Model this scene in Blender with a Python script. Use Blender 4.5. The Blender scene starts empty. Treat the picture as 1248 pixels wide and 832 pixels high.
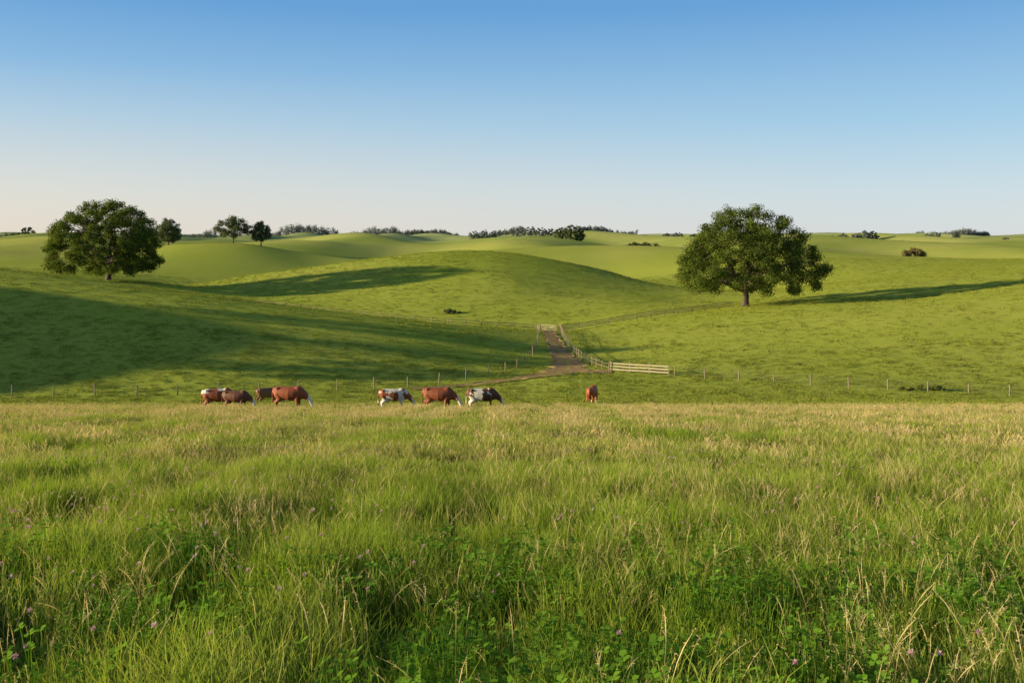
import bpy, math, random
import numpy as np
from mathutils import Vector
random.seed(3); rng=np.random.default_rng(7)
sc=bpy.context.scene
F=1213.0; U0=624.0; H0=288.0
EL=11; AZ=8 # sun: elevation, degrees behind pure left
def link(o): sc.collection.objects.link(o); return o
def mesh(name,v,f,mats=(),smooth=False):
    m=bpy.data.meshes.new(name)
    m.from_pydata(v.tolist() if isinstance(v,np.ndarray) else v,[],f.tolist() if isinstance(f,np.ndarray) else f)
    for a in mats: m.materials.append(a)
    if smooth: m.polygons.foreach_set('use_smooth',[True]*len(m.polygons))
    m.update(); return m
def obj(name,m,parent=None,loc=None):
    o=bpy.data.objects.new(name,m); link(o)
    if parent: o.parent=parent
    if loc is not None: o.location=loc
    return o
# ---------------------------------------------------------------- terrain function
CP=[]
for u in (-300,0,300,624,950,1248,1550):
    for D in (0.6,2,5,12,30,60,88): CP.append((u,None,D))
P=lambda *a:CP.append(a)
# valley
for u,v,D in [(0,486,104),(200,482,106.5),(400,477,110),(550,466,118),(640,450,130),(690,457,122),(690,428,150),(668,404,182),(655,403,183),(690,404,184),
 (820,459,121),(745,457,123),(1000,470,113),(1180,481,107),(1248,486,105),(1550,486,105),(-300,486,105)]: P(u,v,D)
# near left hill
for u,v,D in [(-300,340,145),(-300,285,205),(0,370,138),(0,329,180),(100,341,180),(200,381,140),(200,356,178),(300,369,177),(400,396,144),(400,381,174),
 (500,391,173),(550,411,147),(600,399,173),(0,352,222),(100,354,212),(133,341.5,246),(180,343,250),(80,343,250),(200,371,206),(300,385,200),(400,395,195),(500,399,194),(600,401,193)]: P(u,v,D)
# middle dome
for u,v,D in [(200,350,262),(300,336,285),(400,325,303),(500,314.5,322),(560,311,330),(610,312,330),(700,325,318),(760,337,300),(830,351,270),
 (300,356,245),(400,352,245),(550,338,248),(620,341,245),(700,356,238),(780,366,228),(830,366,235)]: P(u,v,D)
# behind dome
for u,v,D in [(200,354,310),(300,354,325),(400,346,352),(500,333,385),(600,329,392),(700,343,370),(830,362,308)]: P(u,v,D)
# near right hill
for u,v,D in [(800,386,190),(830,443,130),(830,408,160),(830,383,190),(895,374.5,193),(908,373,195),(960,371,192),(1000,405,150),(1000,371,182),(1100,366,182),
 (1000,368,198),(1100,362,200),(1000,354,224),(1100,344,224),(1248,345,202),(1248,333,226),
 (1100,394,150),(1248,347,186),(1248,381,150),(1550,318,200),(1550,350,150),(908,366,226),
 (1000,347,275),(1100,338,275),(1248,329,280),(1550,312,280)]: P(u,v,D)
# far hills
for u,v,D in [(0,338,320),(0,308,420),(0,293,560),(100,340,320),(100,313,420),(100,294,560),(200,339,355),(200,299,425),(200,316,490),(200,297,620),
 (300,338,370),(300,297,425),(300,316,490),(300,297,650),(400,328,400),(400,312,430),(400,325,490),(400,293,640),(500,312,450),(500,325,520),(500,298,660),
 (600,304,465),(600,319,530),(600,298,700),(700,303,465),(700,317,530),(700,297,700),(830,326,375),(830,301,460),(830,315,530),(830,296,700),
 (920,320,360),(1000,326,340),(1000,307,400),(1000,320,470),(1000,292,700),(1100,313,400),(1100,325,470),(1100,293,700),(1248,316,400),(1248,325,470),(1248,292,700),
 (1550,300,400),(1550,302,470),(1550,289,700),(-300,330,320),(-300,300,420),(-300,289,600)]: P(u,v,D)
for i,u in enumerate((-300,0,200,400,600,800,1000,1248,1550)):
    P(u,299-(i%2)*3,850); P(u,290+(i%3)*1,1050); P(u,294,1300); P(u,289,1800); P(u,288.8,2600); P(u,289,4500)
def base_s(D):
    k=6.0
    m=-k*np.log(np.exp(-np.minimum(D,400)/k)+math.exp(-104/k))
    return (1.6+0.15*m)/D
A=[];R=[]
for u,v,D in CP:
    t=(u-U0)/F; A.append((t,math.log(D)))
    R.append(0.0 if v is None else (v-H0)/F-float(base_s(np.array(D))))
A=np.array(A);R=np.array(R)
def kern(r2): return np.where(r2>1e-12,0.5*r2*np.log(r2+1e-20),0)
n=len(A); d2=((A[:,None]-A[None])**2).sum(-1)
M=np.zeros((n+3,n+3)); M[:n,:n]=kern(d2)+np.eye(n)*1e-5; M[:n,n]=1; M[:n,n+1:]=A; M[n:,:n]=M[:n,n:].T
W=np.linalg.solve(M,np.concatenate([R,[0,0,0]]))
wav=[(rng.uniform(0,2*math.pi),rng.uniform(0,6.28)) for _ in range(24)]
def wn(x,y,wl,k0=0,k=5):
    s=0
    for i in range(k):
        a,p=wav[(k0+i)%24]; w=2*math.pi/(wl*(0.7+0.17*i)); s=s+np.sin((x*math.cos(a)+y*math.sin(a))*w+p)
    return s/k
def zf(x,y):
    x=np.atleast_1d(np.asarray(x,float)); y=np.atleast_1d(np.asarray(y,float))
    t=np.clip(x/y,-0.80,0.80); L=np.log(y); out=np.zeros(len(x))
    for i in range(0,len(x),20000):
        q=np.stack([t[i:i+20000],L[i:i+20000]],1)
        r2=((q[:,None]-A[None])**2).sum(-1)
        out[i:i+20000]=kern(r2)@W[:n]+W[n]+q@W[n+1:]
    fade=np.clip((y-75)/15,0,1)
    s=base_s(y)+out*fade
    z=-s*y
    z+=wn(x,y,5,0)*0.07*np.clip(y/6,0.2,1)*np.clip((200-y)/100,0,1)
    z+=wn(x,y,26,5)*0.12*np.clip((y-120)/60,0,1)
    z+=wn(x,y*.5,150,11)*8.5*np.clip((y-410)/190,0,1)
    z+=wn(x*1.2,y*.5,430,3)*8.0*np.clip((y-650)/400,0,1)
    z+=21*np.exp(-((x+134)/27)**2-((y-115)/31)**2)  # unseen knoll added left of frame to cast shade over the near hill
    return z
def z1(x,y): return float(zf([x],[y])[0])
def nf(x,y):
    e=.6; dx=(zf(x+e,y)-zf(x-e,y))/(2*e); dy=(zf(x,y+e)-zf(x,y-e))/(2*e); v=np.stack([-dx,-dy,np.ones(len(x))],1); return v/np.linalg.norm(v,axis=1)[:,None]
def ud(u,D): return ((u-U0)/F*D,D)
def at(u,D,dz=0):
    x,y=ud(u,D); return (x,y,z1(x,y)+dz)
# ---------------------------------------------------------------- materials
def newmat(name):
    m=bpy.data.materials.new(name); m.use_nodes=True; nt=m.node_tree; nt.nodes.clear(); return m,nt
def N(nt,t,**k):
    nd=nt.nodes.new(t)
    for a,b in k.items():
        if a in nd.inputs: nd.inputs[a].default_value=b
        else: setattr(nd,a,b)
    return nd
def mixc(nt,fac,a,b,typ='MIX'):
    m=nt.nodes.new('ShaderNodeMix'); m.data_type='RGBA'; m.blend_type=typ
    for s,i in ((fac,0),(a,6),(b,7)):
        if hasattr(s,'is_output'): nt.links.new(s,m.inputs[i])
        elif i==0: m.inputs[0].default_value=s
        else: m.inputs[i].default_value=(*s,1)
    return m.outputs[2]
def noise(nt,vec,scale,detail=4,rough=.6):
    nd=N(nt,'ShaderNodeTexNoise'); nd.inputs['Scale'].default_value=scale; nd.inputs['Detail'].default_value=detail; nd.inputs['Roughness'].default_value=rough
    nt.links.new(vec,nd.inputs['Vector']); return nd.outputs['Fac']
def ramp(nt,fac,a,b):
    r=N(nt,'ShaderNodeMapRange'); r.inputs[1].default_value=a; r.inputs[2].default_value=b; r.clamp=True
    nt.links.new(fac,r.inputs[0]); return r.outputs[0]
def leafy(nt,col,trans=0.35,tcol=(1.0,1.0,0.55),nrm=0.0):
    d=N(nt,'ShaderNodeBsdfDiffuse'); t=N(nt,'ShaderNodeBsdfTranslucent')
    nt.links.new(col,d.inputs['Color'])
    if nrm>0:
        at_=nt.nodes.new('ShaderNodeAttribute'); at_.attribute_type='INSTANCER'; at_.attribute_name='tn'; geo=N(nt,'ShaderNodeNewGeometry')
        mx=nt.nodes.new('ShaderNodeMix'); mx.data_type='VECTOR'; mx.inputs[0].default_value=nrm
        nt.links.new(geo.outputs['Normal'],mx.inputs[4]); nt.links.new(at_.outputs['Vector'],mx.inputs[5])
        nm=N(nt,'ShaderNodeVectorMath',operation='NORMALIZE'); nt.links.new(mx.outputs[1],nm.inputs[0]); nt.links.new(nm.outputs[0],d.inputs['Normal'])
    tc=mixc(nt,1.0,col,tcol,'MULTIPLY'); nt.links.new(tc,t.inputs['Color'])
    mx=N(nt,'ShaderNodeMixShader'); mx.inputs[0].default_value=trans
    nt.links.new(d.outputs[0],mx.inputs[1]); nt.links.new(t.outputs[0],mx.inputs[2])
    out=N(nt,'ShaderNodeOutputMaterial'); nt.links.new(mx.outputs[0],out.inputs[0])
def mixc_f(nt,s,k):
    mm=N(nt,'ShaderNodeMath',operation='MULTIPLY'); nt.links.new(s,mm.inputs[0]); mm.inputs[1].default_value=k; return mm.outputs[0]
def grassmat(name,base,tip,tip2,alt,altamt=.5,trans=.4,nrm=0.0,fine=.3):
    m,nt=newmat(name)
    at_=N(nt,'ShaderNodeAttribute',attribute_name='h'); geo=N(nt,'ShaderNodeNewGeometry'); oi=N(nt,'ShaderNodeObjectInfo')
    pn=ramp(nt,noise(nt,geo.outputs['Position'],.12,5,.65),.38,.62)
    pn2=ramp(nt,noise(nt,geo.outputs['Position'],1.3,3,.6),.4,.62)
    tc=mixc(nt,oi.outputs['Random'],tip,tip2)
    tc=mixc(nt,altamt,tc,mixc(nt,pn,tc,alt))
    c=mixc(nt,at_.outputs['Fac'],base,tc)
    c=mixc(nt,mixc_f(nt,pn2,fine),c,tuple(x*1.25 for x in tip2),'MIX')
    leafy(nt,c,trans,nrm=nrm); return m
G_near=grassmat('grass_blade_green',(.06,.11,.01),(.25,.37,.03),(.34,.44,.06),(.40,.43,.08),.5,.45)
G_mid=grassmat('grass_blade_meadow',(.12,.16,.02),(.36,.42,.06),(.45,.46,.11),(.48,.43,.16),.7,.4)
G_hill=grassmat('grass_blade_pasture',(.20,.25,.03),(.29,.34,.04),(.43,.44,.07),(.47,.43,.10),.5,.15,.60,.1)
G_tan=grassmat('seed_stem_tan',(.20,.21,.06),(.60,.47,.22),(.68,.53,.27),(.56,.44,.2),.5,.35)
G_clov=grassmat('clover_leaf_green',(.03,.08,.01),(.11,.24,.02),(.17,.31,.03),(.14,.27,.03),.5,.35)
m,nt=newmat('clover_blossom_pink'); oi=N(nt,'ShaderNodeObjectInfo')
leafy(nt,mixc(nt,oi.outputs['Random'],(.62,.34,.38),(.68,.48,.46)),.3,(1,1,1)); FLOW=m
# ground
m,nt=newmat('pasture_ground'); geo=N(nt,'ShaderNodeNewGeometry'); pos=geo.outputs['Position']
big=ramp(nt,noise(nt,pos,.02,5,.6),.35,.65); med=ramp(nt,noise(nt,pos,.35,5,.7),.35,.65); fin=ramp(nt,noise(nt,pos,3.2,6,.8),.38,.62)
sep=N(nt,'ShaderNodeSeparateXYZ'); nt.links.new(pos,sep.inputs[0])
c=mixc(nt,big,(.33,.37,.045),(.41,.41,.075))
c=mixc(nt,mixc_f(nt,med,.15),c,(.28,.33,.04)); c=mixc(nt,mixc_f(nt,fin,.45),c,(.24,.29,.035))
field=ramp(nt,noise(nt,pos,.006,6,.6),.42,.56)
c=mixc(nt,mixc_f(nt,ramp(nt,sep.outputs['Y'],330,480),.5),c,mixc(nt,field,(.21,.28,.045),(.43,.41,.11)))
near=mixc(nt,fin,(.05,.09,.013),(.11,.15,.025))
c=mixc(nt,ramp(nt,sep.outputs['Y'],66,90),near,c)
c=mixc(nt,mixc_f(nt,ramp(nt,sep.outputs['Y'],500,2500),.75),c,(.30,.34,.21))  # distance haze painted into the far ground colour
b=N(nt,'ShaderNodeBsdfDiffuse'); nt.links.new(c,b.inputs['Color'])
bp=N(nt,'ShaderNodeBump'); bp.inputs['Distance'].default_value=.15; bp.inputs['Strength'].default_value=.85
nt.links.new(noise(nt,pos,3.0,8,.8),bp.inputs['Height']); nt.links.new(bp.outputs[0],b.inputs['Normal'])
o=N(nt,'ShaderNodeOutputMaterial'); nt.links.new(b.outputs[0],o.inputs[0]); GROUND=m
# dirt
m,nt=newmat('dirt_track'); geo=N(nt,'ShaderNodeNewGeometry'); at_=N(nt,'ShaderNodeAttribute',attribute_name='h')
nz=noise(nt,geo.outputs['Position'],1.1,6,.75)
c=mixc(nt,ramp(nt,nz,.35,.65),(.24,.15,.06),(.42,.28,.13))
ad=N(nt,'ShaderNodeMath',operation='MULTIPLY'); nt.links.new(nz,ad.inputs[0]); nt.links.new(at_.outputs['Fac'],ad.inputs[1])
c=mixc(nt,ramp(nt,ad.outputs[0],.33,.46),c,(.31,.34,.05))
b=N(nt,'ShaderNodeBsdfDiffuse'); nt.links.new(c,b.inputs['Color']); bp=N(nt,'ShaderNodeBump'); bp.inputs['Distance'].default_value=.08; nt.links.new(nz,bp.inputs['Height']); nt.links.new(bp.outputs[0],b.inputs['Normal'])
o=N(nt,'ShaderNodeOutputMaterial'); nt.links.new(b.outputs[0],o.inputs[0]); DIRT=m
def simple(name,c1,c2,scale,bump=0.0,stretch=None):
    m,nt=newmat(name); tc=N(nt,'ShaderNodeTexCoord'); v=tc.outputs['Object']
    if stretch:
        mp=N(nt,'ShaderNodeMapping'); mp.inputs['Scale'].default_value=stretch; nt.links.new(v,mp.inputs[0]); v=mp.outputs[0]
    nz=noise(nt,v,scale,6,.7); c=mixc(nt,ramp(nt,nz,.35,.65),c1,c2)
    b=N(nt,'ShaderNodeBsdfPrincipled'); b.inputs['Roughness'].default_value=.85; nt.links.new(c,b.inputs['Base Color'])
    if bump:
        bp=N(nt,'ShaderNodeBump'); bp.inputs['Distance'].default_value=bump; nt.links.new(nz,bp.inputs['Height']); nt.links.new(bp.outputs[0],b.inputs['Normal'])
    o=N(nt,'ShaderNodeOutputMaterial'); nt.links.new(b.outputs[0],o.inputs[0]); return m
BARK=simple('oak_bark',(.05,.035,.025),(.12,.085,.06),1.5,.1,(2,2,.5))
POST=simple('weathered_post_wood',(.19,.145,.09),(.30,.235,.155),6,.01)
OLDW=simple('old_rail_wood',(.15,.115,.07),(.25,.195,.12),6,.01)
RAIL=simple('pale_rail_wood',(.32,.26,.17),(.45,.37,.25),5,.01)
WIRE=simple('dull_wire',(.12,.12,.10),(.2,.19,.17),5)
def leafmat(name,a,b_,c_,trans=.3):
    m,nt=newmat(name); at_=N(nt,'ShaderNodeAttribute',attribute_name='h'); geo=N(nt,'ShaderNodeNewGeometry')
    c=mixc(nt,at_.outputs['Fac'],a,b_); c=mixc(nt,mixc_f(nt,ramp(nt,noise(nt,geo.outputs['Position'],.35,3),.4,.65),.6),c,c_)
    leafy(nt,c,trans); return m
LEAF=leafmat('oak_leaves',(.055,.085,.017),(.14,.18,.03),(.17,.20,.04),.35)
LEAFD=leafmat('haze_tinted_leaves',(.08,.105,.05),(.12,.15,.06),(.125,.15,.065),.3)  # slight distance haze painted into the leaf colour
LEAFB=leafmat('haze_paled_leaves',(.14,.165,.15),(.17,.195,.17),(.175,.195,.17),.25)  # pale bluish leaf colour with stronger distance haze painted in
LEAFR=leafmat('russet_leaves',(.14,.11,.055),(.20,.15,.07),(.14,.14,.05),.2)
WEED=leafmat('weed_leaves',(.10,.13,.025),(.22,.25,.045),(.24,.26,.05))
m,nt=newmat('cow_coat'); at_=N(nt,'ShaderNodeAttribute',attribute_name='coat'); tc=N(nt,'ShaderNodeTexCoord')
c=mixc(nt,mixc_f(nt,noise(nt,tc.outputs['Object'],6,4),.35),at_.outputs['Color'],(.6,.5,.45),'MULTIPLY')
b=N(nt,'ShaderNodeBsdfPrincipled'); b.inputs['Roughness'].default_value=.65; nt.links.new(c,b.inputs['Base Color'])
o=N(nt,'ShaderNodeOutputMaterial'); nt.links.new(b.outputs[0],o.inputs[0]); COW=m
# ---------------------------------------------------------------- terrain mesh
ts=np.concatenate([np.linspace(-1.6,-.62,90,endpoint=False),np.linspace(-.62,.62,420),np.linspace(.62,1.6,61)[1:]])
Ls=np.concatenate([np.linspace(math.log(.6),math.log(60),150,endpoint=False),np.linspace(math.log(60),math.log(900),420,endpoint=False),np.linspace(math.log(900),math.log(5000),140)])
T,LL=np.meshgrid(ts,Ls); Y=np.exp(LL).ravel(); X=(T.ravel()*Y); Z=zf(X,Y)
V=np.stack([X,Y,Z],1); nc=len(ts); nr=len(Ls)
ii,jj=np.meshgrid(np.arange(nr-1),np.arange(nc-1),indexing='ij'); a=(ii*nc+jj).ravel()
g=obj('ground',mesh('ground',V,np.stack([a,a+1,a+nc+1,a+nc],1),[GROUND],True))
g['kind']='structure'; g['label']='rolling green pasture hills and sloping meadow ground'; g['category']='ground'
# ---------------------------------------------------------------- track
def spline(pts,step):
    P_=[np.array(p,float) for p in pts]; P_=[2*P_[0]-P_[1]]+P_+[2*P_[-1]-P_[-2]]; out=[]
    for i in range(1,len(P_)-2):
        p0,p1,p2,p3=P_[i-1:i+3]; k=max(2,int(np.linalg.norm((p2-p1)[:2])/step))
        for j in range(k):
            t=j/k; out.append(.5*((2*p1)+(-p0+p2)*t+(2*p0-5*p1+4*p2-p3)*t*t+(-p0+3*p1-3*p2+p3)*t**3))
    out.append(P_[-2]); return np.array(out)
tracks=[]
def ribbon(name,pts,label,dz):
    c=spline([(*ud(u,D),w) for u,D,w in pts],.8); xy=c[:,:2]; tg=np.gradient(xy,axis=0); tg/=np.linalg.norm(tg,axis=1)[:,None]; nm=np.stack([-tg[:,1],tg[:,0]],1)
    K=15; vs=[];h=[]
    for k in range(K):
        s=k/(K-1)*2-1; w=c[:,2]/2*(1+.25*np.sin(np.arange(len(c))*.9+k*2)*(abs(s)>.8))
        p=xy+nm*(s*w)[:,None]; vs.append(p); h.append(np.full(len(c),1-abs(abs(s)-.5)*1.7 if abs(s)<.9 else 0.0))
    vs=np.array(vs).transpose(1,0,2).reshape(-1,2); h=1-np.array(h).T.ravel()
    z=zf(vs[:,0],vs[:,1])+dz; V=np.column_stack([vs,z]); f=[]
    for i in range(len(c)-1):
        for k in range(K-1): q=i*K+k; f.append((q,q+1,q+K+1,q+K))
    m=mesh(name,V,f,[DIRT],True); at=m.attributes.new('h','FLOAT','POINT'); at.data.foreach_set('value',h)
    o=obj(name,m); o['kind']='structure'; o['label']=label; o['category']='track'; tracks.append(c)
ribbon('dirt_track',[(668,186,2.3),(669,174,2.4),(674,160,2.7),(684,146,3.4),(692,137,4.4),(692,130,5.8),(682,125.5,5.6),(662,122.5,3.8),(640,121,2.8),(610,118.5,2.3),(560,115.5,1.8),(500,112.5,1.4)],'worn dirt farm track curving down from the gate round the hill',.09)
ribbon('side_track',[(746,125.5,2.4),(728,126,3.6),(706,127,5.0),(692,128.5,4.0)],'short dirt spur from the track to the timber fence',.06)
def track_mask(x,y,ex=0):
    ok=np.ones(len(x),bool)
    for c in tracks:
        for p in c[::2]: ok&=((x-p[0])**2+(y-p[1])**2)>(max(.3,p[2]*.5+ex))**2
    return ok
# ---------------------------------------------------------------- grass tufts
def build_tuft(name,kind,mat,nb,rad,hmin,hmax,w,lean_=(.1,.65)):
    v=[];f=[];h=[]
    for _ in range(nb):
        a=random.uniform(0,6.28); r=rad*math.sqrt(random.random()); bx,by=r*math.cos(a),r*math.sin(a)
        H=random.uniform(hmin,hmax); la=random.uniform(0,6.28); lean=H*random.uniform(*lean_); dx,dy=math.cos(la)*lean,math.sin(la)*lean
        wa=random.uniform(0,6.28); wx,wy=math.cos(wa)*w/2,math.sin(wa)*w/2
        i=len(v)
        if kind=='blade':
            for t,ww in ((0,1),(.4,.9),(.75,.6)):
                cx,cy,cz=bx+dx*t*t,by+dy*t*t,H*t*(1-.15*t*t)
                v+=[(cx-wx*ww,cy-wy*ww,cz),(cx+wx*ww,cy+wy*ww,cz)]; h+=[t,t]
            v.append((bx+dx*1.1,by+dy*1.1,H*.86)); h.append(1)
            f+=[(i,i+1,i+3,i+2),(i+2,i+3,i+5,i+4),(i+4,i+5,i+6)]
        elif kind=='stem':
            ts_=(0,.35,.7,.8,.88,1); ws=(.5,.42,.35,1.2,1.4,.2)
            for t,ww in zip(ts_,ws):
                cx,cy,cz=bx+dx*t**2.2,by+dy*t**2.2,H*t*(1-.12*t**3)
                v+=[(cx-wx*ww,cy-wy*ww,cz),(cx+wx*ww,cy+wy*ww,cz)]; h+=[min(1,t*1.3)]*2
            for k in range(5): f.append((i+2*k,i+2*k+1,i+2*k+3,i+2*k+2))
            for k in range(10):
                t=random.uniform(.74,1); cx,cy,cz=bx+dx*t**2.2,by+dy*t**2.2,H*t*(1-.12*t**3); q=len(v); aa=random.uniform(0,6.28); l=random.uniform(.006,.018)
                ex,ey,ez=math.cos(aa)*l,math.sin(aa)*l,random.uniform(-.01,.025)
                v+=[(cx,cy,cz),(cx+ex*.6,cy+ey*.6,cz+ez+w*.6),(cx+ex,cy+ey,cz+ez),(cx+ex*.6,cy+ey*.6,cz+ez-w*.6)]; h+=[1]*4; f.append((q,q+1,q+2,q+3))
        elif kind=='clover':
            cx,cy,cz=bx+dx*.3,by+dy*.3,H
            v+=[(bx-.002,by,0),(bx+.002,by,0),(cx+.002,cy,cz),(cx-.002,cy,cz)]; h+=[0,0,.5,.5]; f.append((i,i+1,i+2,i+3))
            tlt=random.uniform(-.5,.5)
            for k in range(3):
                q=len(v); aa=la+k*2.094; ca,sa=math.cos(aa),math.sin(aa); L=w*random.uniform(.8,1.2)
                for r_,s_ in ((0,0),(.5,-.42),(.95,-.3),(.95,.3),(.5,.42)):
                    X_=cx+(ca*r_-sa*s_)*L; Y_=cy+(sa*r_+ca*s_)*L; v.append((X_,Y_,cz+(X_-cx)*tlt+r_*L*.2)); h.append(.7+.3*random.random())
                f.append((q,q+1,q+2,q+3,q+4))
        elif kind=='flower':
            cx,cy,cz=bx+dx*.3,by+dy*.3,H
            for k in range(34):
                q=len(v); th=random.uniform(0,6.28); ph=math.acos(random.uniform(-.5,1)); nx,ny,nz=math.sin(ph)*math.cos(th),math.sin(ph)*math.sin(th),math.cos(ph)
                L=w*random.uniform(.8,1.1); tx,ty=-math.sin(th)*.003,math.cos(th)*.003
                v+=[(cx+nx*L*.2,cy+ny*L*.2,cz+nz*L*.2),(cx+nx*L+tx,cy+ny*L+ty,cz+nz*L),(cx+nx*L-tx,cy+ny*L-ty,cz+nz*L+.003)]; h+=[.6,1,1]; f.append((q,q+1,q+2))
    m=mesh(name,v,f,[mat]); at=m.attributes.new('h','FLOAT','POINT'); at.data.foreach_set('value',h); return m
def coll(name,meshes):
    c=bpy.data.collections.new(name)
    for i,m in enumerate(meshes): c.objects.link(bpy.data.objects.new(m.name,m))
    return c
def scatter(name,xy,c,scl,pick,label,cat,tilt=.15):
    k=len(xy); z=zf(xy[:,0],xy[:,1]); m=bpy.data.meshes.new(name); m.vertices.add(k)
    m.vertices.foreach_set('co',np.column_stack([xy,z-.01]).ravel())
    rot=np.column_stack([rng.normal(0,tilt,k),rng.normal(0,tilt,k),rng.uniform(0,6.28,k)])
    a=m.attributes.new('rot','FLOAT_VECTOR','POINT'); a.data.foreach_set('vector',rot.ravel())
    a=m.attributes.new('scl','FLOAT_VECTOR','POINT'); a.data.foreach_set('vector',scl.ravel())
    a=m.attributes.new('tn','FLOAT_VECTOR','POINT'); a.data.foreach_set('vector',nf(xy[:,0],xy[:,1]).ravel())
    a=m.attributes.new('pick','INT','POINT'); a.data.foreach_set('value',pick.astype(np.int32))
    o=obj(name,m); o['kind']='stuff'; o['label']=label; o['category']=cat
    ng=bpy.data.node_groups.new(name,'GeometryNodeTree'); ng.interface.new_socket('Geometry',in_out='INPUT',socket_type='NodeSocketGeometry'); ng.interface.new_socket('Geometry',in_out='OUTPUT',socket_type='NodeSocketGeometry')
    gi=ng.nodes.new('NodeGroupInput'); go=ng.nodes.new('NodeGroupOutput'); ip=ng.nodes.new('GeometryNodeInstanceOnPoints'); ci=ng.nodes.new('GeometryNodeCollectionInfo')
    ci.inputs['Collection'].default_value=c; ci.inputs['Separate Children'].default_value=True; ci.inputs['Reset Children'].default_value=True
    ip.inputs['Pick Instance'].default_value=True
    def na(n_,t):
        q=ng.nodes.new('GeometryNodeInputNamedAttribute'); q.data_type=t; q.inputs['Name'].default_value=n_; return [s for s in q.outputs if s.enabled and s.name=='Attribute'][0]
    L=ng.links.new
    L(gi.outputs[0],ip.inputs['Points']); L(ci.outputs[0],ip.inputs['Instance']); L(na('pick','INT'),ip.inputs['Instance Index'])
    L(na('rot','FLOAT_VECTOR'),ip.inputs['Rotation']); L(na('scl','FLOAT_VECTOR'),ip.inputs['Scale']); L(ip.outputs[0],go.inputs[0])
    md=o.modifiers.new('scatter','NODES'); md.node_group=ng; return o
def samp(D0,D1,dens,tm=.6,fn=None):
    k=int(dens*tm*(D1*D1-D0*D0)); y=np.sqrt(rng.uniform(D0*D0,D1*D1,k)); x=rng.uniform(-tm,tm,k)*y
    if fn is not None:
        kp=rng.random(k)<fn(x,y); x,y=x[kp],y[kp]
    return np.stack([x,y],1)
def scl_of(xy,lo,hi,wl=3.5,amp=.35,k0=7):
    s=rng.uniform(lo,hi,len(xy))*(1+amp*wn(xy[:,0],xy[:,1],wl,k0)*2); s=np.clip(s,.35*lo,None)
    return np.stack([s*rng.uniform(.85,1.15,len(xy)),s*rng.uniform(.85,1.15,len(xy)),s],1)
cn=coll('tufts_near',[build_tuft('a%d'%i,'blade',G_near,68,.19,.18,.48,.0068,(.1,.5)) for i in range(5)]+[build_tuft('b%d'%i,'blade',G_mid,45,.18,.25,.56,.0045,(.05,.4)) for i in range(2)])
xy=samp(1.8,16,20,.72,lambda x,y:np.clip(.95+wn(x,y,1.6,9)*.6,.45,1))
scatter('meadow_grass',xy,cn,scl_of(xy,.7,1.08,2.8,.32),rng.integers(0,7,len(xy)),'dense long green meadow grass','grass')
cm=coll('tufts_mid',[build_tuft('c%d'%i,'blade',G_near,60,.28,.18,.42,.012,(.1,.5)) for i in range(2)]+[build_tuft('d%d'%i,'blade',G_mid,60,.28,.18,.44,.011,(.1,.5)) for i in range(3)])
def pk(xy,wl,g,t_,bias=0):
    s=wn(xy[:,0],xy[:,1],wl,2)+rng.normal(0,.35,len(xy))+bias; return np.where(s<0,rng.integers(0,g,len(xy)),g+rng.integers(0,t_,len(xy)))
xy=samp(15,42,8,.64)
scatter('meadow_grass_slope',xy,cm,scl_of(xy,.75,1.05,6,.3),pk(xy,9,2,3,(xy[:,1]-26)*.02),'long mixed green and straw coloured meadow grass','grass')
cf=coll('tufts_far',[build_tuft('e%d'%i,'blade',G_near,55,.45,.15,.3,.026) for i in range(1)]+[build_tuft('f%d'%i,'blade',G_mid,55,.45,.15,.34,.024) for i in range(3)])
xy=samp(41,88,3.6,.62,lambda x,y:np.clip((88-y+4*wn(x,y,11,6))/12,0,1))
s_=scl_of(xy,.75,1.05,8,.2); s_[:,2]*=np.clip(1-(xy[:,1]-66)/44,.65,1)
scatter('meadow_grass_edge',xy,cf,s_,pk(xy,12,1,3,.5),'straw tinted meadow grass around the grazing cattle','grass')
ch=coll('tufts_pasture',[build_tuft('g%d'%i,'blade',G_hill,50,.7,.08,.24,.045) for i in range(4)])
xy=samp(72,135,1.6,.62); xy=xy[track_mask(xy[:,0],xy[:,1],-.5)]
scatter('pasture_grass',xy,ch,scl_of(xy,.5,1.0,9,.25),rng.integers(0,4,len(xy)),'short grazed green pasture grass on the valley floor','grass')
chh=coll('tufts_hill',[build_tuft('h%d'%i,'blade',G_hill,36,.9,.08,.24,.06) for i in range(4)])
xy=samp(133,360,.55,.56); xy=xy[track_mask(xy[:,0],xy[:,1],.2)]
scatter('hill_grass',xy,chh,scl_of(xy,.5,1.2,17,.15),rng.integers(0,4,len(xy)),'tufted green pasture grass covering the hillsides','grass')
# seed stems
cs=coll('stems',[build_tuft('s%d'%i,'stem',G_tan,9,.28,.42,.74,.0031,(.08,.42)) for i in range(6)])
xy=samp(3.9,20,8.5,.68,lambda x,y:np.clip(.48+wn(x,y,4,4)*.8+np.clip(x/y,-.2,.5)*.7*(y<9),0.15,1))
scatter('seeding_grass_stems',xy,cs,scl_of(xy,.7,1.05,3.5,.2),rng.integers(0,6,len(xy)),'tall dry tan seeding grass stems','grass')
cs2=coll('stems_far',[build_tuft('t%d'%i,'stem',G_tan,16,.4,.34,.52,.011,(.08,.4)) for i in range(4)])
xy=samp(19,78,2.8,.63,lambda x,y:np.clip(.45+wn(x,y,9,9)+(y-26)*.014,0.15,1))
s_=scl_of(xy,.7,.95); s_[:,2]*=np.clip(1-(xy[:,1]-58)/36,.5,1)
scatter('seeding_grass_slope',xy,cs2,s_,rng.integers(0,4,len(xy)),'tan seed heads over the meadow slope','grass')
cc=coll('clover',[build_tuft('k%d'%i,'clover',G_clov,24,.18,.18,.42,.028) for i in range(4)])
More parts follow.
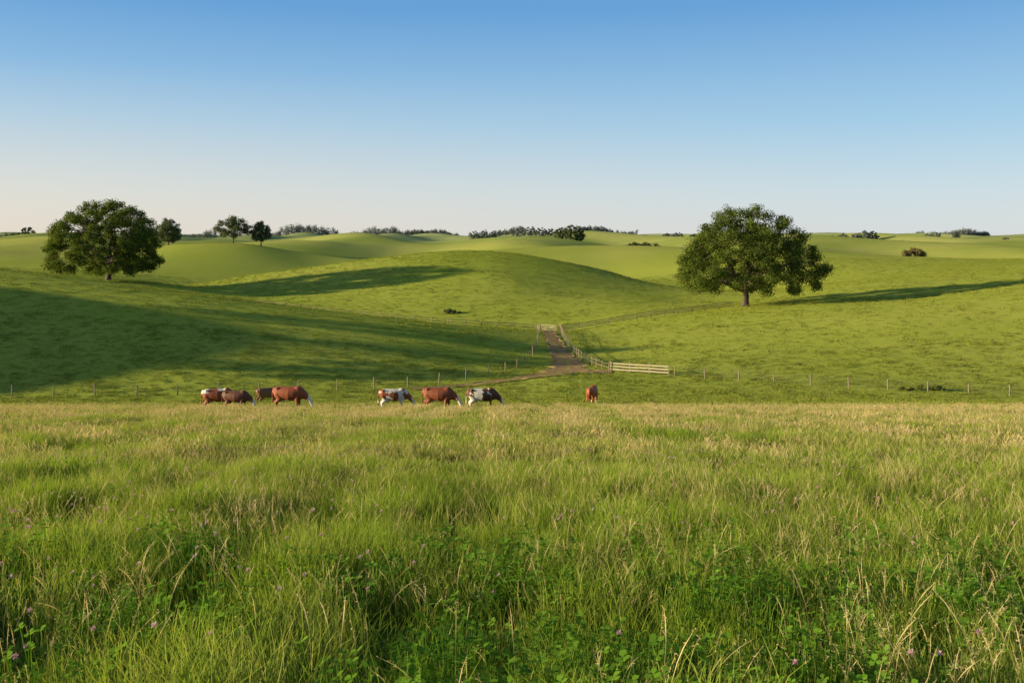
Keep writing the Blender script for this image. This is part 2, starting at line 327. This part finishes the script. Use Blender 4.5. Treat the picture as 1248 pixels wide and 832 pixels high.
xy=samp(2.5,9,24,.70,lambda x,y:np.clip(.35+wn(x,y,1.8,14)*1.4+np.clip(x/y,-.3,.5)*.7,0.04,1)*np.clip((9-y)/2.5,.05,1))
scatter('clover_patches',xy,cc,scl_of(xy,.85,1.15,3,.1),rng.integers(0,4,len(xy)),'low bright green clover leaves between the grass','clover')
cfl=coll('blossom',[build_tuft('n%d'%i,'flower',FLOW,1,.02,.44,.56,.0155) for i in range(3)])
xy=samp(4,40,5.0,.66,lambda x,y:np.clip(.35+wn(x,y,7,18)*1.2,0.12,1))
scatter('clover_blossom',xy,cfl,scl_of(xy,.85,1.1,3,.1),rng.integers(0,3,len(xy)),'scattered pale pink clover blossoms','flower')
# ---------------------------------------------------------------- tubes / trees
def tube(vs,fs,pts,rad,sides=7):
    pts=[np.array(p,float) for p in pts]; b=len(vs)
    for i,p in enumerate(pts):
        t=pts[min(i+1,len(pts)-1)]-pts[max(i-1,0)]; t/=np.linalg.norm(t)+1e-9
        a=np.cross(t,(0,0,1) if abs(t[2])<.9 else (1,0,0)); a/=np.linalg.norm(a); c=np.cross(t,a)
        for k in range(sides):
            an=6.2832*k/sides; vs.append(tuple(p+rad[i]*(a*math.cos(an)+c*math.sin(an))))
    for i in range(len(pts)-1):
        for k in range(sides):
            q=b+i*sides; k2=(k+1)%sides; fs.append((q+k,q+k2,q+sides+k2,q+sides+k))
    fs.append(tuple(b+k for k in range(sides))[::-1]); fs.append(tuple(b+(len(pts)-1)*sides+k for k in range(sides)))
def leaves(centers,rads,nper,size,rg,flat=.72):
    C=[];Nn=[];Hh=[]
    for c,r in zip(centers,rads):
        k=int(nper*(r/np.mean(rads))**2); d=rg.normal(size=(k,3)); d/=np.linalg.norm(d,axis=1)[:,None]
        rr=r*rg.random(k)**.5*(1+.3*np.sin(d[:,0]*5+c[0])*np.cos(d[:,1]*4+c[1]))
        p=d*rr[:,None]; p[:,2]*=flat; C.append(p+c); Nn.append(d*1.0+rg.normal(0,.6,(k,3))+(0,0,.3)); Hh.append(np.clip(rg.normal(.5,.22)+rg.normal(0,.18,k),0,1))
    C=np.concatenate(C);Nn=np.concatenate(Nn);Hh=np.concatenate(Hh); Nn/=np.linalg.norm(Nn,axis=1)[:,None]
    r=rg.normal(size=C.shape); a=np.cross(Nn,r); a/=np.linalg.norm(a,axis=1)[:,None]; b=np.cross(Nn,a); s=(size*rg.uniform(.6,1.3,len(C)))[:,None]
    V=np.stack([C-a*s*.5,C-b*s*.36+Nn*s*.1,C+a*s*.5,C+b*s*.36+Nn*s*.1],1).reshape(-1,3); fi=np.arange(len(C)*4).reshape(-1,4)
    return V,fi,np.repeat(Hh,4)
def crownmesh(name,centers,rads,nper,size,rg,mat,flat=.72):
    V,fi,h=leaves(centers,rads,nper,size,rg,flat); m=mesh(name,V,fi,[mat]); at=m.attributes.new('h','FLOAT','POINT'); at.data.foreach_set('value',h); return m
PROF=([0,.12,.3,.5,.7,.85,1.0],[.7,.92,1,.97,.82,.62,.25])
def tree(u,D,h,wl,wr,seed,mat,label,nclump=80,nper=420,leaf=.42,crown0=.2,trunk_r=.028,cat='tree',name='oak_tree',prof=PROF,group=None,sink=.2,rmul=1.0,wob=.1):
    rg=np.random.default_rng(seed); x,y,z=at(u,D); e=bpy.data.objects.new(name,None); link(e); e.location=(x,y,z-sink); e['label']=label; e['category']=cat
    if group: e['group']=group
    cs=[];rs=[];az0=rg.uniform(0,6.28)
    hfs=np.linspace(0,1,200); wts=np.interp(hfs,*prof)**1.5; cdf=np.cumsum(wts)/wts.sum()
    for i in range(nclump):
        hf=float(np.interp((i+.5)/nclump,cdf,hfs)); az=i*2.39996+rg.normal(0,.2); rr=rg.uniform(.82,1.0) if i%3 else rg.uniform(.1,.8)
        pw=np.interp(hf,*prof)*(1+wob*math.sin(3*az+az0)+.6*wob*math.sin(5*az+hf*7)); W_=(wr if math.cos(az)>0 else wl)
        rad=h*rg.uniform(.055,.105)*rmul
        Rm=max(0,W_*pw-rad*.8); dep=(wl+wr)/2*pw
        cs.append((math.cos(az)*rr*Rm,math.sin(az)*rr*max(0,dep-rad),h*crown0+rad*.6+hf*(h*(1-crown0)-rad*1.4))); rs.append(rad)
    cs=np.array(cs); rs=np.array(rs)
    vs=[];fs=[]; tr=h*trunk_r; fork=h*(crown0+.06)
    T0=[(0,0,-.3),(0,0,.1),(tr*.2,0,h*.06),(tr*.5,tr*.3,fork*.6),(0,tr*.6,fork)]; tube(vs,fs,T0,[tr*1.9,tr*1.5,tr*1.05,tr*.9,tr*.85],10)
    nodes=[]
    for k in range(8):
        az=k*.785+rg.normal(0,.2); el=rg.uniform(.25,1.2) if k else 1.45; L=(h*.55 if el>.9 else min(wl,wr)*.8); p=np.array([0,tr*.6,fork*rg.uniform(.8,1.0)]); pts=[p]; r_=[tr*.6]
        for j in range(5):
            el2=el+ (j-1)*.06+rg.normal(0,.12); az+=rg.normal(0,.2); p=p+L/5*np.array([math.cos(az)*math.cos(el2),math.sin(az)*math.cos(el2),math.sin(el2)]); pts.append(p); r_.append(tr*.6*(1-(j+1)/6)); nodes.append((p,r_[-1]))
        tube(vs,fs,pts,r_,7)
    NP=np.array([q[0] for q in nodes])
    for c in cs:
        j=int(np.argmin(((NP-c)**2).sum(1)+ 3*(NP[:,2]>c[2]+1)*4)); p0=NP[j]; mid=(p0+c)/2+rg.normal(0,.03*h,3)*.5+(0,0,.01*h); tube(vs,fs,[p0,mid,c],[max(.03,nodes[j][1]*.6),max(.025,tr*.12),.02],5)
    obj('trunk',mesh('trunk',vs,fs,[BARK],True),e)
    obj('crown',crownmesh('crown',cs,rs,nper,leaf,rg,mat),e); return e
PR_R=([0,.1,.25,.4,.55,.7,.85,1.0],[.88,1,1,.95,.86,.73,.56,.3])
tree(908,195,20.6,14.8,15.6,33,LEAF,'broad spreading green oak beside the rail fence',210,430,.31,.12,.028,prof=PR_R,wob=.07)
PR_L=([0,.12,.25,.4,.55,.7,.85,1.0],[.92,1,1,1,.96,.86,.68,.38])
tree(132,246,20.6,15.6,13.6,14,LEAF,'large rounded green oak standing behind the grassy hill',210,400,.36,.07,.028,prof=PR_L,wob=.02)
# unseen oaks added on the added knoll to make its shadow edge ragged
for i,(x,y,h) in enumerate([(-126,106,8),(-130,117,7),(-124,131,9)]):
    u=x/y*F+U0
    tree(u,y,h,5,5,60+i,LEAF,'unseen oak added on the knoll to roughen its shadow edge',24,200,.6,.12,.028,rmul=1.3,group='unseen oaks added to shade the hillside')
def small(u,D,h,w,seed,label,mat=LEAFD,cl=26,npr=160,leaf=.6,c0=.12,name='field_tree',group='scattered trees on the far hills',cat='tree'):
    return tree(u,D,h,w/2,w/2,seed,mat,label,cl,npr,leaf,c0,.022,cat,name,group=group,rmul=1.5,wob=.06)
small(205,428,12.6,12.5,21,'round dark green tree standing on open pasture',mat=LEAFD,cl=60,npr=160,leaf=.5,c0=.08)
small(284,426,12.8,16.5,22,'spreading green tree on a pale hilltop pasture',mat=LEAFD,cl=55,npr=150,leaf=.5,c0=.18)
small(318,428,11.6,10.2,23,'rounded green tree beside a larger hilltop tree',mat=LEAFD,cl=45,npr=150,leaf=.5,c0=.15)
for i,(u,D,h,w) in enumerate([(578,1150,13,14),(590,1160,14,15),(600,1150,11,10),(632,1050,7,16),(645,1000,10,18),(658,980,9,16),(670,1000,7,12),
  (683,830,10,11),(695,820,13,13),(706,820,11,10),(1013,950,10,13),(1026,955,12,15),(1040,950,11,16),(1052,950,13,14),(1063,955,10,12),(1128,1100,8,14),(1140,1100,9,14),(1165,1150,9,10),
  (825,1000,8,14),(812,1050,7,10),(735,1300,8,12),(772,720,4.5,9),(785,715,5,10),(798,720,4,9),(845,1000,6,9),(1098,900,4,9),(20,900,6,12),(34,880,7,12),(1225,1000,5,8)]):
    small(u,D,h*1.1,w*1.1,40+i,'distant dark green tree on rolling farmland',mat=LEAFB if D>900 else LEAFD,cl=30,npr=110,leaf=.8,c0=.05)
# bushes
def bush(u,D,h,w,seed,mat,label,name='hedge_bush'):
    rg=np.random.default_rng(seed); e=bpy.data.objects.new(name,None); link(e); e.location=at(u,D,-.1); e['label']=label; e['category']='bush'
    k=max(5,int(w*2)); cs=[];rs=[]; vs=[];fs=[]
    for i in range(k):
        x=(rg.random()-.5)*w*.8; r=h*rg.uniform(.26,.4)*(1-.3*abs(x)/w); c=(x,rg.normal(0,h*.25),h*rg.uniform(.25,.68)*(1-abs(x)/w)); cs.append(c); rs.append(r)
        tube(vs,fs,[(0,0,-.1),(x*.6,c[1]*.5,c[2]*.5),c],[.05,.035,.015],5)
    obj('stem',mesh('stem',vs,fs,[BARK]),e); obj('crown',crownmesh('crown',np.array(cs),np.array(rs),200,h*.12,rg,mat,.85),e)
bush(1113,385,3.8,11,1,LEAFR,'low russet brown bush on open hillside')
bush(550,215,1.6,4.5,2,LEAFD,'small dark bush beside the far pasture fence')
bush(1125,109.5,1.0,6.5,3,WEED,'low green bramble growing at the wire fence')
# far woods
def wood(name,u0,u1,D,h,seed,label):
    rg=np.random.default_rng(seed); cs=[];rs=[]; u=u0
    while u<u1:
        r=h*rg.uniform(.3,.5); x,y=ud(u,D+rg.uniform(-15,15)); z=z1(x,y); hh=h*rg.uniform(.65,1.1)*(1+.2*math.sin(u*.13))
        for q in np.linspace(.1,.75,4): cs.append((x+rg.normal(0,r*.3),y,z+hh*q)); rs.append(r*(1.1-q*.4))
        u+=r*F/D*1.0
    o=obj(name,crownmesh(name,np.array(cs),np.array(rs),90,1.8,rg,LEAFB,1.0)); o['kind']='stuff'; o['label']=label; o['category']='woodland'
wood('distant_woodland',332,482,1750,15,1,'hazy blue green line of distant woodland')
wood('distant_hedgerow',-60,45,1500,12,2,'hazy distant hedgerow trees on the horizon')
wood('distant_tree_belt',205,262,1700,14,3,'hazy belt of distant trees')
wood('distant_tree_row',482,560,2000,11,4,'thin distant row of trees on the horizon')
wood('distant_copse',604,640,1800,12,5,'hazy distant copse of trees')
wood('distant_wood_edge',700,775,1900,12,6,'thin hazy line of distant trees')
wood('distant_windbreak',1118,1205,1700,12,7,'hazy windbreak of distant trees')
# ---------------------------------------------------------------- fences
def box(vs,fs,c0,c1,w,h):
    c0=np.array(c0,float);c1=np.array(c1,float); t=c1-c0; t/=np.linalg.norm(t); s=np.cross(t,(0,0,1)); s/=np.linalg.norm(s)+1e-9; up=np.cross(s,t); b=len(vs)
    for c in (c0,c1):
        for a_,b_ in ((-1,-1),(1,-1),(1,1),(-1,1)): vs.append(tuple(c+s*w/2*a_+up*h/2*b_))
    fs+= [(b,b+3,b+2,b+1),(b+4,b+5,b+6,b+7)]+[(b+k,b+(k+1)%4,b+4+(k+1)%4,b+4+k) for k in range(4)]
def postmesh(r,h,square=False,mat=POST):
    vs=[];fs=[]; n_=4 if square else 8; tube(vs,fs,[(0,0,-.3),(0,0,h*.5),(0,0,h-.03),(0,0,h)],[r,r,r*.97,r*.6],n_); return mesh('post',vs,fs,[mat])
PM=postmesh(.068,1.3); PM2=postmesh(.11,1.35,True,RAIL)
def resample(pts,step):
    c=spline([ud(u,D) for u,D in pts],.5); d=np.concatenate([[0],np.cumsum(np.linalg.norm(np.diff(c,axis=0),axis=1))]); k=max(1,int(round(d[-1]/step))); s=np.linspace(0,d[-1],k+1)
    return np.stack([np.interp(s,d,c[:,0]),np.interp(s,d,c[:,1])],1)
def fence(name,pts,step,kind,label,rails=3,pm=None,rmat=POST,rh=.1,heights=None):
    p=resample(pts,step); z=zf(p[:,0],p[:,1]); e=bpy.data.objects.new(name,None); link(e); o0=np.array((p[0][0],p[0][1],z[0])); e.location=o0; e['label']=label; e['category']='fence'
    for i in range(len(p)):
        q=obj('post',pm or PM,e,np.array((p[i][0],p[i][1],z[i]))-o0); q.rotation_euler=(random.gauss(0,.04),random.gauss(0,.04),random.uniform(0,3) if pm is None else 0.7); q.scale=(1,1,random.uniform(.88,1.06))
    hs=heights or ([.45,.8,1.15] if rails==3 else [.6,1.1])
    for hh in hs:
        vs=[];fs=[]
        for i in range(len(p)-1):
            a_=np.array((p[i][0],p[i][1],z[i]+hh))-o0; b_=np.array((p[i+1][0],p[i+1][1],z[i+1]+hh+random.uniform(-.03,.03)))-o0
            if kind=='wire': tube(vs,fs,[a_,b_],[.008,.008],4)
            else:
                t=(b_-a_)/np.linalg.norm(b_-a_); s=np.cross(t,(0,0,1))*(.10); box(vs,fs,a_+s+t*.01,b_+s-t*.01,.045,rh)
        obj('wire' if kind=='wire' else 'rail',mesh('rail',vs,fs,[WIRE if kind=='wire' else rmat]),e)
fence('wire_fence',[(-140,103.5),(0,104.5),(200,106.5),(400,110),(500,114.5),(570,120),(610,125.5),(636,133),(650,144),(656,160),(656,181)],4.2,'wire','wooden post and wire fence round the foot of the grassy hill')
fence('wire_fence',[(822,121),(860,118.5),(1000,112.5),(1180,107.5),(1330,105.5)],4.2,'wire','wooden post and wire fence along the lower pasture edge')
fence('rail_fence',[(652,185),(600,179),(500,177.5),(400,178),(310,181)],3.0,'rail','rustic post and rail fence along the foot of the domed hill',rmat=POST,heights=[.65,1.1],rh=.09)
fence('rail_fence',[(684,183),(686,168),(694,153),(708,141),(726,131),(742,126)],2.4,'rail','curving wooden post and rail fence beside the dirt track',2,rmat=OLDW,heights=[.6,1.05],rh=.05)
fence('rail_fence',[(683,184.5),(720,188.5),(800,190.5),(893,192.5)],2.8,'rail','wooden post and rail fence climbing from the gate to the oak',rmat=POST,rh=.12)
fence('timber_fence',[(744,126.3),(780,124),(815,121.8)],2.45,'rail','pale three rail timber fence section at the track junction',3,PM2,RAIL,.15,[.35,.72,1.1])
# gate
def gate(uA,DA,uB,DB,label):
    a_=np.array(at(uA,DA)); b_=np.array(at(uB,DB)); e=bpy.data.objects.new('farm_gate',None); link(e); e.location=a_; e['label']=label; e['category']='gate'
    d=b_-a_
    obj('post',postmesh(.12,1.3,True,POST),e,(0,0,0)); obj('post',e.children[0].data,e,tuple(d))
    for hh in (.3,.7,1.1):
        vs=[];fs=[]; t=d/np.linalg.norm(d); box(vs,fs,t*.18+(0,0,hh),d-t*.18+(0,0,hh),.05,.13); obj('rail',mesh('rail',vs,fs,[RAIL]),e)
    vs=[];fs=[]; box(vs,fs,d*.08+(0,-.06,.3),d*.92+(0,-.06,1.08),.03,.08); obj('brace',mesh('brace',vs,fs,[RAIL]),e)
gate(658,184.4,678,183,'pale wooden barred gate closing the dirt track')
# ---------------------------------------------------------------- cows
def sph(vs,fs,c,r,nu=12,nv=8):
    b=len(vs)
    for i in range(1,nv):
        ph=math.pi*i/nv
        for k in range(nu): th=6.2832*k/nu; vs.append((c[0]+r[0]*math.sin(ph)*math.cos(th),c[1]+r[1]*math.sin(ph)*math.sin(th),c[2]+r[2]*math.cos(ph)))
    t=len(vs); vs.append((c[0],c[1],c[2]+r[2])); vs.append((c[0],c[1],c[2]-r[2]))
    for i in range(nv-2):
        for k in range(nu): q=b+i*nu; k2=(k+1)%nu; fs.append((q+k,q+nu+k,q+nu+k2,q+k2))
    for k in range(nu): k2=(k+1)%nu; fs.append((t,b+k,b+k2)); q=b+(nv-2)*nu; fs.append((t+1,q+k2,q+k))
def chain(vs,fs,pts,step=.04):
    for (c0,r0),(c1,r1) in zip(pts[:-1],pts[1:]):
        c0,r0,c1,r1=map(lambda a_:np.array(a_,float),(c0,r0,c1,r1)); k=max(2,int(np.linalg.norm(c1-c0)/step))
        for j in range(k+1): t=j/k; sph(vs,fs,c0+(c1-c0)*t,r0+(r1-r0)*t)
def cow_mesh(seed,hz=0,stride=0.0):
    vs=[];fs=[]
    # trunk: level back, hip and shoulder points, deep barrel and brisket
    chain(vs,fs,[((-.92,0,1.10),(.13,.25,.25)),((-.72,0,1.06),(.18,.32,.34)),((-.35,0,1.0),(.25,.38,.41)),((.0,0,.96),(.25,.41,.45)),((.3,0,.96),(.25,.37,.44)),((.58,0,.99),(.2,.29,.43)),((.82,0,.99),(.15,.21,.35))],.06)
    for s in (-1,1): sph(vs,fs,(-.72,s*.22,1.31),(.12,.08,.08)); sph(vs,fs,(.54,s*.10,1.35),(.2,.10,.09))
    chain(vs,fs,[((.72,0,1.06),(.2,.2,.34)),((.98,0,.88+hz*.3),(.17,.16,.26)),((1.18,0,.70+hz*.6),(.14,.13,.18)),((1.27,0,.58+hz*.8),(.12,.14,.14)),((1.36,0,.42+hz*.8),(.10,.12,.115)),((1.45,0,.24+hz*.8),(.09,.105,.09))],.035)
    for s in (-1,1):
        f_=stride*s
        sph(vs,fs,(1.20,s*.23,.64+hz*.8),(.05,.12,.045)); 
        chain(vs,fs,[((.52,s*.19,.80),(.15,.11,.22)),((.54+f_*.3,s*.19,.43),(.08,.075,.09)),((.53+f_*.6,s*.19,.14),(.053,.052,.06)),((.56+f_*.6,s*.19,.05),(.07,.06,.05))])
        chain(vs,fs,[((-.72,s*.19,.95),(.21,.13,.27)),((-.58-f_*.2,s*.2,.68),(.17,.12,.16)),((-.84-f_*.5,s*.19,.44),(.078,.068,.09)),((-.80-f_*.6,s*.19,.14),(.053,.052,.06)),((-.76-f_*.6,s*.19,.05),(.07,.06,.05))])
    sph(vs,fs,(-.47,0,.56),(.17,.14,.12))
    chain(vs,fs,[((-1.0,0,1.30),(.05,.045,.05)),((-1.09,0,1.05),(.035,.035,.04)),((-1.10,.02,.65),(.03,.03,.04)),((-1.09,.02,.48),(.05,.05,.1))],.03)
    m=mesh('tmp',vs,fs); o=bpy.data.objects.new('tmp',m); link(o)
    r=o.modifiers.new('r','REMESH'); r.mode='VOXEL'; r.voxel_size=.026; s_=o.modifiers.new('s','SMOOTH'); s_.iterations=2; s_.factor=.5
    dg=bpy.context.evaluated_depsgraph_get(); dg.update(); me=bpy.data.meshes.new_from_object(o.evaluated_get(dg)); bpy.data.objects.remove(o); return me
CB=cow_mesh(1,.02,.06); CB2=cow_mesh(2,.08,.2)
RED=np.array((.31,.072,.018)); DRK=np.array((.14,.045,.016)); WHT=np.array((.74,.66,.53)); TAN=np.array((.28,.11,.04))
def cow(u,D,scale,yaw,body,pat,base_,label,src=CB):
    me=src.copy(); me.materials.clear(); me.materials.append(COW); k=len(me.vertices); co=np.zeros(k*3); me.vertices.foreach_get('co',co); co=co.reshape(-1,3); x,y_,z=co.T
    col=np.tile(base_,(k,1)); nz=wn(x*1.0+y_*.6,z+y_*.5,.9,body)+.6*wn(x,z+y_,.33,body+5)
    jit=.06*wn(x+y_,z,.25,body)
    w=np.zeros(k,bool)
    if pat in('face','rump'): w=(x>1.22+jit)|(z<.26+jit)|((x>.75)&(x<1.2)&(z<.66+jit))|((z<.58+jit)&(x<.4)&(x>-.5)&(np.abs(y_)<.25))
    if pat=='rump': w|=((x<-.55+jit*2)&(z>1.15+jit*2))|((x>.0)&(x<.5)&(z>1.3+jit))
    elif pat=='patch': w=(nz>-.10)|(z<.45)
    elif pat=='half': w=(x<-.02+jit*3)&~((x<-.55+jit*3)&(z>.9))|(x>1.28)|((z<.45)&(x<.3))|((nz>.35)&(x<.6))
    elif pat=='low': w=(x>1.3)|(z<.24)
    col[w]=WHT; hoof=z<.07; col[hoof]=(.04,.035,.03)
    a=me.color_attributes.new('coat','FLOAT_COLOR','POINT'); a.data.foreach_set('color',np.column_stack([col,np.ones(k)]).ravel())
    me.polygons.foreach_set('use_smooth',[True]*len(me.polygons))
    me.name='cow'; o=obj('cow',me,None,at(u,D,-.03)); o.scale=(scale,)*3; o.rotation_euler=(0,0,math.radians(yaw)); o['label']=label; o['category']='cow'; o['group']='cattle grazing in the meadow'
cow(266,69.5,1.05,8,1,'rump',RED,'red brown cow with white face and white topline patches')
cow(288,66.5,.90,-6,2,'low',DRK,'smaller dark brown cow with its head down in the grass',CB2)
cow(327,96,1.1,25,3,'low',TAN*.7,'dark tawny cow standing near the wire fence',CB2)
cow(353,68,1.10,-5,4,'face',RED,'red brown cow with white face grazing in long grass')
cow(480,70,1.0,6,6,'patch',RED*.9,'white cow with red brown patches grazing in the meadow')
cow(535,68.5,1.08,-8,5,'face',RED*.8,'deep red brown cow with white face and legs grazing',CB2)
cow(588,70,1.04,4,8,'half',DRK,'white cow with dark brown patches grazing in the meadow')
cow(722,84,1.08,72,7,'low',RED*1.15,'red brown cow grazing seen from behind, standing alone')
# ---------------------------------------------------------------- light, sky, camera
sd=Vector((-math.cos(math.radians(EL))*math.cos(math.radians(AZ)),-math.cos(math.radians(EL))*math.sin(math.radians(AZ)),math.sin(math.radians(EL))))
l=bpy.data.lights.new('sun','SUN'); l.energy=9.3; l.angle=math.radians(.9); l.color=(1,.84,.55); lo=link(bpy.data.objects.new('sun',l)); lo.rotation_euler=sd.to_track_quat('Z','Y').to_euler(); lo.location=(-50,0,60)
w=bpy.data.worlds.new('World'); sc.world=w; w.use_nodes=True; nt=w.node_tree; bg=nt.nodes['Background']
sk=nt.nodes.new('ShaderNodeTexSky'); sk.sky_type='NISHITA'; sk.sun_disc=False; sk.sun_elevation=math.radians(EL); sk.sun_rotation=math.radians(-90-AZ); sk.air_density=1.0; sk.dust_density=.6; sk.ozone_density=2.0
tc=nt.nodes.new('ShaderNodeTexCoord'); sp=nt.nodes.new('ShaderNodeSeparateXYZ'); nt.links.new(tc.outputs['Generated'],sp.inputs[0])
cr=nt.nodes.new('ShaderNodeValToRGB'); nt.links.new(sp.outputs['Z'],cr.inputs[0]); e_=cr.color_ramp.elements
e_[0].position=0; e_[0].color=(.76,.81,.84,1); e_[1].position=.6; e_[1].color=(.12,.20,.36,1)
for p_,c_ in ((.045,(.63,.77,.88,1)),(.11,(.38,.64,.88,1)),(.22,(.13,.38,.76,1))): q=e_.new(p_); q.color=c_
# warm glow low in the sky towards the sun
f1=ramp(nt,sp.outputs['X'],.35,-.75); f2=ramp(nt,sp.outputs['Z'],.16,0.0)
fm=nt.nodes.new('ShaderNodeMath'); fm.operation='MULTIPLY'; nt.links.new(f1,fm.inputs[0]); nt.links.new(f2,fm.inputs[1])
warm=mixc(nt,mixc_f(nt,fm.outputs[0],.9),cr.outputs[0],(.95,.80,.64))
ml=nt.nodes.new('ShaderNodeVectorMath'); ml.operation='SCALE'; ml.inputs[3].default_value=.13; nt.links.new(sk.outputs[0],ml.inputs[0])
mx=nt.nodes.new('ShaderNodeMix'); mx.data_type='RGBA'; mx.inputs[0].default_value=.78; nt.links.new(ml.outputs[0],mx.inputs[6]); nt.links.new(warm,mx.inputs[7])
nt.links.new(mx.outputs[2],bg.inputs[0]); bg.inputs[1].default_value=1.0
cam=bpy.data.cameras.new('camera'); cam.lens=35; cam.sensor_width=36; cam.shift_y=-(416-H0)/1248; cam.clip_start=.1; cam.clip_end=20000
co=link(bpy.data.objects.new('camera',cam)); co.location=(0,0,0); co.rotation_euler=(math.radians(90),0,0); sc.camera=co
sc.view_settings.view_transform='Standard'; sc.view_settings.look='None'; sc.view_settings.exposure=0
